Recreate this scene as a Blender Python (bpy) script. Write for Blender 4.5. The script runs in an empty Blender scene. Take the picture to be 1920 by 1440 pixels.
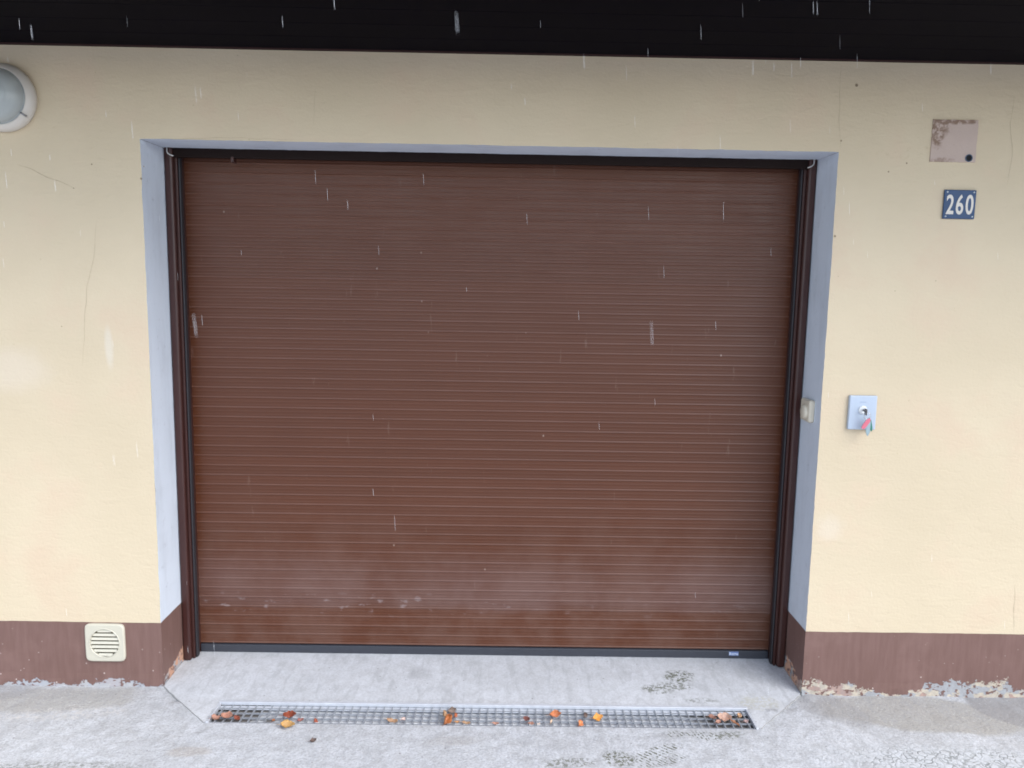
import bpy, bmesh, math, random
from mathutils import Vector, Matrix, Quaternion, noise
random.seed(7)
R = math.radians
sc = bpy.context.scene
C = sc.collection

# ------------------------------------------------------------ camera
F, YAW, PITCH, ROLL = 1489.8, 0.0095, -0.1314, 0.0173
cam_d = bpy.data.cameras.new("camera")
cam = bpy.data.objects.new("camera", cam_d); C.objects.link(cam); sc.camera = cam
cam_d.sensor_fit = 'HORIZONTAL'; cam_d.sensor_width = 36.0
cam_d.lens = F / 1920 * 36.0
cam_d.clip_start = 0.05; cam_d.clip_end = 3000
fw = Vector((math.sin(YAW)*math.cos(PITCH), math.cos(YAW)*math.cos(PITCH), math.sin(PITCH)))
rt = Vector((math.cos(YAW), -math.sin(YAW), 0)); up = rt.cross(fw)
rt2 = rt*math.cos(ROLL) + up*math.sin(ROLL); up2 = -rt*math.sin(ROLL) + up*math.cos(ROLL)
M3 = Matrix((rt2, up2, -fw)).transposed()
CAM = Vector((0.0626, -2.9313, 1.6052))
cam.matrix_world = Matrix.Translation(CAM) @ M3.to_4x4()
cam_d.dof.use_dof = True; cam_d.dof.focus_distance = 2.2; cam_d.dof.aperture_fstop = 5.0

# ------------------------------------------------------------ sky, sun, exposure
SUN_EL, SUN_AZ = 48, 52          # azimuth measured to the right of straight behind the camera
w = bpy.data.worlds.new("World"); sc.world = w; w.use_nodes = True
wn = w.node_tree.nodes; wl = w.node_tree.links
bg = wn["Background"]; bg.inputs[1].default_value = 0.15
sky = wn.new("ShaderNodeTexSky"); sky.sky_type = 'NISHITA'; sky.sun_disc = False
sky.sun_elevation = R(SUN_EL); sky.sun_rotation = R(180 - SUN_AZ)
sky.dust_density = 1.0; sky.ozone_density = 1.0; sky.air_density = 1.0
hs = wn.new("ShaderNodeHueSaturation"); hs.inputs['Saturation'].default_value = 0.60
wl.new(sky.outputs[0], hs.inputs['Color']); wl.new(hs.outputs[0], bg.inputs[0])
sd = bpy.data.lights.new("sun", 'SUN'); sd.energy = 1.27; sd.angle = R(50); sd.color = (1.0, 0.985, 0.965)
so = bpy.data.objects.new("sun", sd); C.objects.link(so)
sdir = Vector((math.sin(R(SUN_AZ))*math.cos(R(SUN_EL)), -math.cos(R(SUN_AZ))*math.cos(R(SUN_EL)), math.sin(R(SUN_EL))))
so.rotation_euler = sdir.to_track_quat('Z', 'Y').to_euler(); so.location = (2, -4, 6)
vs = sc.view_settings
vs.view_transform = 'Standard'; vs.look = 'None'; vs.gamma = 1; vs.use_curve_mapping = False
sc.cycles.filter_width = 1.7
vs.exposure = 1.38

# ------------------------------------------------------------ node helpers
class NT:
    def __init__(s, name):
        s.m = bpy.data.materials.new(name); s.m.use_nodes = True
        s.n = s.m.node_tree.nodes; s.l = s.m.node_tree.links
        s.b = s.n["Principled BSDF"]
        s.pos = s.n.new("ShaderNodeTexCoord").outputs['Object']
    def put(s, sock, v):
        if isinstance(v, (int, float)): sock.default_value = v
        elif isinstance(v, tuple): sock.default_value = v + (1,) if (len(v) == 3 and len(sock.default_value) == 4) else v
        else: s.l.new(v, sock)
    def math(s, op, a, b=0.0, c=None, clamp=False):
        n = s.n.new("ShaderNodeMath"); n.operation = op; n.use_clamp = clamp
        s.put(n.inputs[0], a); s.put(n.inputs[1], b)
        if c is not None: s.put(n.inputs[2], c)
        return n.outputs[0]
    def mapr(s, v, a, b, c=0.0, d=1.0, smooth=True):
        n = s.n.new("ShaderNodeMapRange"); n.interpolation_type = 'SMOOTHSTEP' if smooth else 'LINEAR'
        s.put(n.inputs[0], v)
        for i, x in zip((1, 2, 3, 4), (a, b, c, d)): s.put(n.inputs[i], x)
        return n.outputs[0]
    def xyz(s):
        n = s.n.new("ShaderNodeSeparateXYZ"); s.l.new(s.pos, n.inputs[0]); return n.outputs
    def scaled(s, sc3, rot=(0, 0, 0), loc=(0, 0, 0)):
        n = s.n.new("ShaderNodeMapping"); s.l.new(s.pos, n.inputs[0])
        n.inputs['Scale'].default_value = sc3; n.inputs['Rotation'].default_value = rot; n.inputs['Location'].default_value = loc
        return n.outputs[0]
    def noise(s, scale, detail=3, rough=0.5, vec=None, w=None, dist=0.0):
        n = s.n.new("ShaderNodeTexNoise"); s.l.new(vec or s.pos, n.inputs['Vector'])
        n.inputs['Scale'].default_value = scale; n.inputs['Detail'].default_value = detail
        n.inputs['Roughness'].default_value = rough; n.inputs['Distortion'].default_value = dist
        return n.outputs[0]
    def voro(s, scale, feature='F1', vec=None, rnd=1.0, out='Distance'):
        n = s.n.new("ShaderNodeTexVoronoi"); n.feature = feature; s.l.new(vec or s.pos, n.inputs['Vector'])
        n.inputs['Scale'].default_value = scale; n.inputs['Randomness'].default_value = rnd
        return n.outputs[out]
    def mix(s, f, a, b, mode='MIX'):
        n = s.n.new("ShaderNodeMix"); n.data_type = 'RGBA'; n.blend_type = mode
        s.put(n.inputs[0], f); s.put(n.inputs[6], a); s.put(n.inputs[7], b)
        return n.outputs[2]
    def bump(s, h, strength=0.3, dist=0.01, prev=None):
        n = s.n.new("ShaderNodeBump"); n.inputs['Strength'].default_value = strength; n.inputs['Distance'].default_value = dist
        s.l.new(h, n.inputs['Height'])
        if prev is not None: s.l.new(prev, n.inputs['Normal'])
        return n.outputs[0]
    def ell(s, cx, cy, rx, ry, rot=0.0, warp=0.35, wscale=30, soft=0.35, axes='xy'):
        """soft-edged blotch in object space, 1 inside, 0 outside"""
        o = s.xyz(); U = o[0]; V = o[1] if axes == 'xy' else o[2]
        u = s.math('SUBTRACT', U, cx); v = s.math('SUBTRACT', V, cy)
        c, si = math.cos(rot), math.sin(rot)
        a = s.math('DIVIDE', s.math('ADD', s.math('MULTIPLY', u, c), s.math('MULTIPLY', v, si)), rx)
        b = s.math('DIVIDE', s.math('SUBTRACT', s.math('MULTIPLY', v, c), s.math('MULTIPLY', u, si)), ry)
        d = s.math('SQRT', s.math('ADD', s.math('MULTIPLY', a, a), s.math('MULTIPLY', b, b)))
        nz = s.math('MULTIPLY', s.math('SUBTRACT', s.noise(wscale, 4, 0.6), 0.5), warp*2)
        return s.mapr(s.math('ADD', d, nz), 1 - soft/2, 1 + soft/2, 1.0, 0.0)
    def set(s, **k):
        for a, v in k.items():
            s.put(s.b.inputs[{'color': 'Base Color', 'rough': 'Roughness', 'normal': 'Normal', 'metal': 'Metallic',
                              'spec': 'Specular IOR Level', 'trans': 'Transmission Weight', 'ior': 'IOR', 'alpha': 'Alpha', 'coat': 'Coat Weight', 'sheen': 'Sheen Weight'}[a]], v)
        return s.m
def plain(name, col, rough=0.5, metal=0.0, var=0.12, scale=60, bump=0.05, **k):
    t = NT(name); n = t.noise(scale, 4, 0.6)
    lo = tuple(c*(1-var) for c in col); hi = tuple(min(1, c*(1+var)) for c in col)
    t.set(color=t.mix(n, lo, hi), rough=rough, metal=metal, normal=t.bump(n, bump, 0.002), **k)
    return t.m

# ------------------------------------------------------------ mesh helpers
KEEP = [False]
def link(name, bm, mats, parent=None, smooth=False):
    me = bpy.data.meshes.new(name); (None if KEEP[0] else bmesh.ops.recalc_face_normals(bm, faces=bm.faces[:])); KEEP[0] = False
    bm.to_mesh(me); bm.free()
    for m in (mats if isinstance(mats, (list, tuple)) else [mats]): me.materials.append(m)
    if smooth:
        for p in me.polygons: p.use_smooth = True
    o = bpy.data.objects.new(name, me); C.objects.link(o)
    if parent: o.parent = parent
    return o
def tag(o, label=None, cat=None, group=None, kind=None):
    if label: o['label'] = label
    if cat: o['category'] = cat
    if group: o['group'] = group
    if kind: o['kind'] = kind
    return o
def empty(name, loc, label, cat, group=None):
    o = bpy.data.objects.new(name, None); C.objects.link(o); o.location = loc; o.empty_display_size = .05
    return tag(o, label, cat, group)
def box(bm, x0, x1, y0, y1, z0, z1, bev=0.0, seg=2, mat=0):
    v = [bm.verts.new((x, y, z)) for x in (x0, x1) for y in (y0, y1) for z in (z0, z1)]
    fs = [bm.faces.new([v[i] for i in f]) for f in ((0,1,3,2),(4,6,7,5),(0,4,5,1),(2,3,7,6),(0,2,6,4),(1,5,7,3))]
    if bev:
        r = bmesh.ops.bevel(bm, geom=list({e for f in fs for e in f.edges}), offset=bev, segments=seg, profile=0.5, affect='EDGES')
        fs = r['faces'] + [f for f in fs if f.is_valid]
    for f in fs:
        if f.is_valid: f.material_index = mat
    return fs
def tube(bm, pts, r, seg=8, closed=False, mat=0, taper=None):
    pts = [Vector(p) for p in pts]; n = len(pts); rings = []
    prev = None
    for i, p in enumerate(pts):
        a = pts[(i-1) % n] if (closed or i > 0) else pts[i]; b = pts[(i+1) % n] if (closed or i < n-1) else pts[i]
        t = (b-a).normalized()
        u = t.orthogonal() if prev is None else (prev - t*prev.dot(t))
        u.normalize(); prev = u; v = t.cross(u)
        rr = r*(taper[i] if taper else 1)
        rings.append([bm.verts.new(p + (u*math.cos(2*math.pi*k/seg) + v*math.sin(2*math.pi*k/seg))*rr) for k in range(seg)])
    for i in range(n if closed else n-1):
        A, B = rings[i], rings[(i+1) % n]
        for k in range(seg):
            f = bm.faces.new((A[k], A[(k+1) % seg], B[(k+1) % seg], B[k])); f.material_index = mat
    if not closed:
        for q in (rings[0][::-1], rings[-1]):
            f = bm.faces.new(q); f.material_index = mat
def lathe_y(bm, cx, cz, prof, seg=64, mat=0):
    """revolve (r, y) profile about an axis parallel to Y through (cx, cz)"""
    rings = []
    for r, y in prof:
        if r < 1e-6: rings.append([bm.verts.new((cx, y, cz))])
        else: rings.append([bm.verts.new((cx + r*math.cos(2*math.pi*k/seg), y, cz + r*math.sin(2*math.pi*k/seg))) for k in range(seg)])
    for A, B in zip(rings, rings[1:]):
        for k in range(seg):
            k2 = (k+1) % seg
            q = [A[k % len(A)], A[k2 % len(A)], B[k2 % len(B)], B[k % len(B)]]
            q = list(dict.fromkeys(q))
            if len(q) > 2:
                f = bm.faces.new(q); f.material_index = mat
def nz(x, y, z=0.0, s=1.0): return noise.noise(Vector((x*s, y*s, z*s)))
def fbm(x, y, z=0.0, s=1.0, o=4): return noise.fractal(Vector((x*s, y*s, z*s)), 0.9, 2.0, o)

# ------------------------------------------------------------ key dimensions (metres)
W2, H, HP, HE, D, D2, DC = 1.25, 2.078, 0.265, 2.393, 0.187, 0.246, 0.277
XL, XR = -5.2, 5.4
def wy(x, z): return 0.0016*fbm(x, z, 3.1, 2.2, 3)                 # uneven plaster face
def edge(t, k): return 0.0016*nz(t*14, k*3.7, 1.3) + 0.0012*nz(t*45, k*9.1, 4.0)
def plz(x, y=0): return HP + 0.0012*nz(x*30, y*30, 8) + 0.0016*nz(x*7, y*7, 2)

# ------------------------------------------------------------ materials of the setting
t = NT("cream_plaster")
o = t.xyz()
big = t.noise(1.6, 4, 0.55); fine = t.noise(90, 5, 0.6); trow = t.noise(14, 5, 0.55, vec=t.scaled((1, 1, 2.4)), dist=0.6)
col = t.mix(t.mapr(big, .3, .7), (0.555, 0.462, 0.326), (0.596, 0.499, 0.357))
col = t.mix(t.mapr(t.noise(3.3, 5, .6), .48, .72), col, (0.585, 0.465, 0.335))
col = t.mix(t.math('MULTIPLY', t.mapr(t.noise(26, 5, .7), .66, .74), .35), col, (0.42, 0.33, 0.22))
for a in ((-1.757, 1.243, .115, .075, 0, .45, 16, 1.2), (1.313, .682, .045, .045, 0, .7, 30, 1.2)):
    col = t.mix(t.math('MULTIPLY', t.ell(*a[:2], *a[2:4], a[4], a[5], a[6], a[7], axes='xz'), .35), col, (0.64, 0.56, 0.47))
col = t.mix(t.math('MULTIPLY', t.ell(-1.397, 1.33, .014, .070, .02, .18, 30, .9, axes='xz'), .35), col, (0.66, 0.63, 0.57))
for a in ((1.52, 2.08, .17, .02, .1), (1.36, 2.20, .05, .015, -.4), (1.22, 2.40, .03, .02, 0), (1.84, 2.2, .09, .02, .2)):
    col = t.mix(t.math('MULTIPLY', t.math('MULTIPLY', t.ell(*a[:5], .6, 18, .8, axes='xz'), t.mapr(t.noise(43, 5, .7), .50, .72)), .3), col, (0.36, 0.27, 0.17))
col = t.mix(t.math('MULTIPLY', t.mapr(t.voro(9), .012, .03, 1, 0), .6), col, (0.30, 0.24, 0.17))
b1 = t.bump(trow, .26, .008); b2 = t.bump(fine, .42, .003, b1)
M_wall = t.set(color=col, rough=0.85, spec=0.2, normal=b2)

t = NT("brown_plinth_paint")
o = t.xyz(); x, y, z = o[0], o[1], o[2]
streak = t.noise(20, 4, .6, vec=t.scaled((3, 3, .35)))
col = t.mix(t.mapr(streak, .25, .8), (0.155, 0.088, 0.074), (0.185, 0.108, 0.093))
col = t.mix(t.math('MULTIPLY', t.mapr(t.noise(5, 4, .6), .5, .75), .5), col, (0.23, 0.140, 0.122))
col = t.mix(t.math('MULTIPLY', t.mapr(t.noise(16, 5, .7, vec=t.scaled((4, 4, .7))), .64, .76), .45), col, (0.27, 0.18, 0.165))
edgez = t.noise(6.5, 7, .70); edgez2 = t.noise(34, 5, .7)
hgt = t.math('ADD', t.mapr(x, .5, 2.2, .006, .026), t.math('MULTIPLY', t.math('MAXIMUM', y, 0.0), .40))
hgt = t.math('ADD', hgt, t.math('MULTIPLY', t.math('SUBTRACT', edgez, .44), t.mapr(x, -.5, 1.5, .17, .29)))
hgt = t.math('ADD', hgt, t.math('MULTIPLY', t.math('SUBTRACT', edgez2, .5), .05))
flake = t.mapr(t.math('SUBTRACT', hgt, z), -.0015, .0015)
flake = t.math('MULTIPLY', flake, t.mapr(t.noise(38, 4, .6, vec=t.scaled((1, 1, 1.7))), .40, .44))
kind = t.noise(8.5, 4, .55, vec=t.scaled((1, 1, 1.5), loc=(3, 0, 0)))
fc = t.mix(t.mapr(kind, .46, .48), (0.34, 0.35, 0.365), (0.52, 0.45, 0.35))
fc = t.mix(t.mapr(kind, .55, .57), fc, (0.38, 0.25, 0.205))
fc = t.mix(t.mapr(t.noise(60, 5, .7), .35, .7), t.mix(.5, fc, (0.25, 0.24, 0.24)), fc)
fc = t.mix(t.math('MULTIPLY', t.mapr(x, -.5, .5, 1.0, 0.0), .75), fc, (0.36, 0.37, 0.40))
peach = t.mapr(y, .03, .07)
fc = t.mix(t.math('MULTIPLY', peach, t.mapr(t.noise(22, 4), .42, .47)), fc, (0.52, 0.30, 0.21))
col = t.mix(flake, col, fc)
spk = t.mapr(t.voro(26), .06, .09, 1, 0)
col = t.mix(t.math('MULTIPLY', spk, t.mapr(z, .0, .22, .9, .15)), col, (0.56, 0.47, 0.43))
hb = t.math('ADD', t.math('MULTIPLY', flake, -1.0), t.math('MULTIPLY', t.noise(120, 4), .18))
M_plinth = t.set(color=col, rough=t.mapr(flake, 0, 1, .55, .95), spec=.3, normal=t.bump(t.noise(14, 4), .12, .006, t.bump(hb, .6, .0022)))

t = NT("pale_blue_grey_paint")
col = t.mix(t.noise(4, 4, .6), (0.59, 0.64, 0.715), (0.63, 0.675, 0.745))
o = t.xyz()
col = t.mix(t.math('MULTIPLY', t.mapr(t.noise(30, 5, .7), .60, .72), .35), col, (0.30, 0.30, 0.33))
col = t.mix(t.math('MULTIPLY', t.mapr(t.noise(7, 5, .65, vec=t.scaled((1, 1.5, .4))), .45, .75), .30), col, (0.36, 0.38, 0.42))
M_reveal = t.set(color=col, rough=.8, spec=.25, normal=t.bump(t.noise(70, 5, .6), .25, .002, t.bump(t.noise(12, 4), .2, .005)))

def concrete(name, apron):
    t = NT(name); o = t.xyz()
    big = t.noise(2.4, 5, .6); mid = t.noise(22, 6, .68, dist=.3); fine = t.noise(120, 6, .78); crumb = t.voro(95, vec=t.scaled((1, 1.0, 1)))
    if apron:
        col = t.mix(t.mapr(big, .3, .7), (0.53, 0.545, 0.57), (0.60, 0.615, 0.645))
        col = t.mix(t.mapr(mid, .3, .72), t.mix(.5, col, (0.42, 0.425, 0.43)), col)
    else:
        col = t.mix(t.mapr(big, .3, .7), (0.475, 0.485, 0.505), (0.545, 0.56, 0.59))
        col = t.mix(t.mapr(mid, .34, .60), t.mix(.62, col, (0.36, 0.36, 0.365)), col)
        # smoother, browner repairs
        def repair(col, a, c, k=.8): return t.mix(t.math('MULTIPLY', t.ell(*a), k), col, c)
        tan = t.mix(t.noise(50, 5, .7), (0.31, 0.295, 0.27), (0.40, 0.385, 0.355))
        drk = t.mix(t.noise(50, 5, .7), (0.24, 0.235, 0.235), (0.33, 0.32, 0.315))
        col = repair(col, (1.68, -.13, .40, .125, -.10, .25, 6, .25), tan, .9)
        col = repair(col, (2.10, -.10, .24, .15, -.5, .12, 6, .12), drk, .95)
        col = repair(col, (1.33, -.10, .16, .09, -.7, .4, 9, .4), drk, .55)
        col = repair(col, (-1.62, -.10, .34, .085, .10, .4, 9, .4), tan, .75)
        col = repair(col, (-1.95, -.05, .2, .08, .10, .4, 9, .4), drk, .6)
        col = repair(col, (-.99, -.42, .07, .03, .1, .4, 20, .6), (0.37, 0.335, 0.30), .6)
        col = repair(col, (-.1, -.34, .10, .03, .1, .4, 20, .6), (0.36, 0.34, 0.32), .4)
    speck = t.mapr(fine, .34, .58)
    col = t.mix(speck, t.mix(.34 if apron else .62, col, (0.25, 0.25, 0.26)), col)
    brush = t.noise(9, 5, .62, vec=t.scaled((3.2, 1, 1), rot=(0, 0, .6)), dist=.8)
    col = t.mix(t.math('MULTIPLY', t.mapr(brush, .46, .68), .42), col, (0.33, 0.335, 0.345))
    col = t.mix(t.math('MULTIPLY', t.mapr(t.noise(110, 4, .7), .58, .72), .45), col, (0.70, 0.72, 0.75))
    col = t.mix(t.math('MULTIPLY', t.mapr(t.voro(17), .03, .07, 1, 0), .65), col, (0.14, 0.13, 0.12))
    h = t.math('ADD', t.math('MULTIPLY', mid, .6), t.math('MULTIPLY', fine, .22))
    h = t.math('ADD', h, t.math('MULTIPLY', crumb, -.18 if not apron else -.07))
    if not apron:
        wv_ = t.n.new('ShaderNodeVectorMath'); wv_.operation = 'ADD'; nv_ = t.n.new('ShaderNodeTexNoise'); nv_.inputs['Scale'].default_value = 26; t.l.new(t.pos, nv_.inputs['Vector']); sc_ = t.n.new('ShaderNodeVectorMath'); sc_.operation = 'SCALE'; sc_.inputs['Scale'].default_value = .035; t.l.new(nv_.outputs[1], sc_.inputs[0]); t.l.new(t.pos, wv_.inputs[0]); t.l.new(sc_.outputs[0], wv_.inputs[1])
        cr = t.voro(46, 'DISTANCE_TO_EDGE', vec=wv_.outputs[0])
        line = t.math('MULTIPLY', t.mapr(cr, .02, .16, 1, 0), t.mapr(t.noise(33, 4, .7), .35, .6))
        a = t.ell(1.64, -.43, .40, .085, -.05, .6, 9, 1.0); b = t.ell(-1.53, -.19, .22, .05, .12, .35, 12, .5)
        col = t.mix(t.math('MULTIPLY', a, .6), col, (0.52, 0.54, 0.57))
        col = t.mix(t.math('MULTIPLY', line, t.math('MULTIPLY', a, .8)), col, (0.22, 0.23, 0.225))
        col = t.mix(t.math('MULTIPLY', line, t.math('MULTIPLY', b, .75)), col, (0.52, 0.50, 0.48))
        h = t.math('SUBTRACT', h, t.math('MULTIPLY', t.math('MULTIPLY', line, a), .35))
    # mossy tyre tread prints
    moss = (0.115, 0.12, 0.085); grain = t.mapr(t.noise(75, 4, .7), .46, .56)
    def print_(col, cx, cy, rx, ry, rot, stripe, k=.85):
        m = t.math('MULTIPLY', t.ell(cx, cy, rx, ry, rot, .45, 40, .6), grain)
        if stripe:
            wv = t.n.new("ShaderNodeTexWave"); wv.inputs['Scale'].default_value = stripe; wv.inputs['Distortion'].default_value = 1.2
            wv.inputs['Detail'].default_value = 2
            t.l.new(t.scaled((1, 1, 1), rot=(0, 0, -rot - .45)), wv.inputs[0])
            m = t.math('MULTIPLY', m, t.mapr(wv.outputs[1], .35, .6))
        return t.mix(t.math('MULTIPLY', m, k), col, moss)
    if apron:
        for a in ((.79, .118, .062, .045, .1, 0, .95), (.68, .02, .05, .03, -.2, 0, .8), (.76, .045, .07, .03, 0, 0, .7), (.84, -.055, .06, .018, 0, 0, .5)): col = print_(col, *a)
        col = t.mix(t.math('MULTIPLY', t.math('MULTIPLY', t.ell(1.06, -.06, .08, .05, 0, .5, 20, .6), grain), .5), col, (0.40, 0.38, 0.29))
        col = t.mix(t.math('MULTIPLY', t.ell(-.27, .12, .05, .04, .5, 1.0, 25, 1.4), .25), col, (0.24, 0.24, 0.25))
    else:
        for a in ((.47, -.43, .055, .045, -.3, 0, .9), (.60, -.395, .11, .03, .45, 22, 1), (.62, -.44, .09, .025, .35, 26, .9),
                  (.80, -.29, .055, .03, -.2, 26, .9), (.88, -.285, .06, .025, .2, 0, .7), (.70, -.285, .05, .022, 0, 24, .8), (.30, -.46, .09, .025, .1, 0, .7),
                  (-1.42, -.52, .3, .035, .05, 0, .5)): col = print_(col, *a)
    return t.set(color=col, rough=.93, spec=.15, normal=t.bump(h, .65, .009 if not apron else .0035))
M_ground = concrete("rough_concrete", False)
M_apron = concrete("smooth_concrete", True)

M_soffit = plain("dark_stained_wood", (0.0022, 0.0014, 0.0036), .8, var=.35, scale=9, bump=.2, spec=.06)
M_soffit_edge = plain("reddish_stained_wood", (0.026, 0.010, 0.009), .7, var=.3, scale=12, bump=.2, spec=.2)
M_tile = plain("roof_tile", (0.13, 0.05, 0.035), .8, var=.3, scale=12, bump=.4)

# ------------------------------------------------------------ ground
DX0, DX1, DY0, DY1 = -0.99, 1.0, -0.243, -0.108
def gz(x, y):
    e = max(0, min(1, (0.6 - abs(y+.4)) * 3))
    z = 0.0035*fbm(x, y, 0, 3.2, 3) + 0.0022*fbm(x, y, 5, 14, 4) + .0010*fbm(x, y, 9, 48, 3)
    if y > -.12 and abs(x) > W2: z += 0.006*max(0, min(1, (y+.12)/.12))*(0.6+.8*nz(x*9, y*9, 2))
    # keep clear of the drain frame
    dx = max(DX0-x, 0, x-DX1); dy = max(DY0-y, 0, y-DY1); d = math.hypot(dx, dy)
    z *= min(1, d/.05)
    return z
bm = bmesh.new()
def lin(a, b, st): n = max(1, round((b-a)/st)); return [a+(b-a)*i/n for i in range(n)]
xs = lin(-2.8, DX0, .0125) + lin(DX0, DX1, .0125) + lin(DX1, 3.0, .0125) + [3.0]
ys = lin(-1.2, -.7, .03) + lin(-.7, DY0, .0125) + lin(DY0, DY1, .0225) + lin(DY1, .06, .012) + [.06]
G = {}
for i, xx in enumerate(xs):
    for j, yy in enumerate(ys):
        inner = DX0-1e-6 < xx < DX1+1e-6 and DY0-1e-6 < yy < DY1+1e-6
        strict = DX0+1e-6 < xx < DX1-1e-6 and DY0+1e-6 < yy < DY1-1e-6
        if strict: continue
        border = i in (0, len(xs)-1) or j in (0, len(ys)-1)
        zz = 0 if (inner or border) else gz(xx, yy)
        if xx > -1.2 and xx < 1.2 and yy > DY1 + 1e-6: zz = -.004
        G[i, j] = bm.verts.new((xx, yy, zz))
for i in range(len(xs)-1):
    for j in range(len(ys)-1):
        q = [(i, j), (i+1, j), (i+1, j+1), (i, j+1)]
        mx, my = (xs[i]+xs[i+1])/2, (ys[j]+ys[j+1])/2
        if DX0 < mx < DX1 and DY0 < my < DY1: continue
        bm.faces.new([G[k] for k in q])
for (a, b, c, d) in ((-400, 400, -400, -1.2), (-400, -2.8, -1.2, .06), (3.0, 400, -1.2, .06), (-400, 400, .06, 400)):
    v = [bm.verts.new(p) for p in ((a, c, 0), (b, c, 0), (b, d, 0), (a, d, 0))]; bm.faces.new(v)
KEEP[0] = True
g = link("ground", bm, M_ground, smooth=True); tag(g, "rough pale grey concrete yard in front of the garage", kind='structure')

# apron slab running from the door to the drain
def az(x, y):
    k = (y - DY0)/(D2 - DY0)
    return 0.003 + .0135*max(0, min(1, (y+.08)/.34)) + 0.0011*fbm(x, y, 7, 4, 3) + 0.0005*fbm(x, y, 1, 40, 3)
bm = bmesh.new()
ys2 = [DY0 + (D2+.06-DY0)*i/46 for i in range(47)]
cols = 230; rows = []
for yy in ys2:
    if yy < 0:
        k = (yy-DY0)/(0-DY0); xl = -1.005 + (-1.249+1.005)*k; xr = 1.012 + (1.249-1.012)*k
        xl += .006*nz(yy*40, 1); xr += .006*nz(yy*40, 5)
    else: xl, xr = -1.249, 1.249
    row = []
    for i in range(cols+1):
        xx = xl + (xr-xl)*i/cols
        zz = az(xx, yy)
        row.append(bm.verts.new((xx, yy, zz)))
    rows.append(row)
for r0, r1 in zip(rows, rows[1:]):
    for i in range(cols):
        c = (r0[i].co + r1[i+1].co)/2
        if DX0-.004 < c.x < DX1+.004 and c.y < DY1+.001: continue
        bm.faces.new((r0[i], r0[i+1], r1[i+1], r1[i]))
# dark open joint round the slab
for k_ in (0, cols):
    pr_ = None
    for row in rows:
        c = row[k_].co
        if c.y > 0: break
        s_ = 1 if k_ else -1; wj = .0020*(.55 + .9*abs(nz(c.y*30, k_)))
        a_ = bm.verts.new((c.x - s_*.001, c.y, c.z + .0004)); b_ = bm.verts.new((c.x + s_*wj, c.y, c.z + .0004)); d_ = bm.verts.new((c.x + s_*wj*1.5, c.y, -.004))
        if pr_:
            for q in ((pr_[0], a_, b_, pr_[1]), (pr_[1], b_, d_, pr_[2])):
                f = bm.faces.new(q); f.material_index = 1
        pr_ = (a_, b_, d_)
KEEP[0] = True
apr = link("doorway_apron", bm, [M_apron, plain("joint_dirt", (0.27, 0.27, 0.265), .95, var=.4)], smooth=True); tag(apr, "smoother light grey concrete slab sloping from the door to the drain", kind='structure')

# ------------------------------------------------------------ house
house = empty("house", (0, 0, 0), "cream plastered house front with brown plinth and dark eaves around a garage opening", "house")
def panel(bm, x0, x1, z0, z1, st=.04, mat=0):
    nx = max(1, round((x1-x0)/st)); nzv = max(1, round((z1-z0)/st)); g = []
    for i in range(nx+1):
        c = []
        for j in range(nzv+1):
            xx = x0+(x1-x0)*i/nx; zz = z0+(z1-z0)*j/nzv
            px, pz = xx, zz
            if abs(abs(xx)-W2) < 1e-4 and zz <= H+1e-4: px += edge(zz, 1 if xx > 0 else 2)
            if abs(zz-H) < 1e-4 and abs(xx) <= W2+1e-4: pz += edge(xx, 3)
            if abs(zz-HP) < 1e-4: pz = plz(xx)
            c.append(bm.verts.new((px, wy(px, pz), pz)))
        g.append(c)
    for i in range(nx):
        for j in range(nzv):
            f = bm.faces.new((g[i][j], g[i+1][j], g[i+1][j+1], g[i][j+1])); f.material_index = mat
bm = bmesh.new()
panel(bm, XL, -W2, HP, H, .02); panel(bm, W2, XR, HP, H, .02); panel(bm, XL, -W2, H, HE+.05, .02); panel(bm, -W2, W2, H, HE+.05, .02); panel(bm, W2, XR, H, HE+.05, .02)
bmesh.ops.remove_doubles(bm, verts=bm.verts[:], dist=1e-5)
# side and back walls, wall core
def quad(bm, pts, mat=0):
    f = bm.faces.new([bm.verts.new(p) for p in pts]); f.material_index = mat; return f
quad(bm, ((XL, 0.002, -.05), (XL, 6, -.05), (XL, 6, HE+.05), (XL, 0.002, HE+.05)))
quad(bm, ((XR, 0.002, -.05), (XR, 0.002, HE+.05), (XR, 6, HE+.05), (XR, 6, -.05)))
quad(bm, ((XL, 6, -.05), (XR, 6, -.05), (XR, 6, HE+.05), (XL, 6, HE+.05)))
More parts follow.
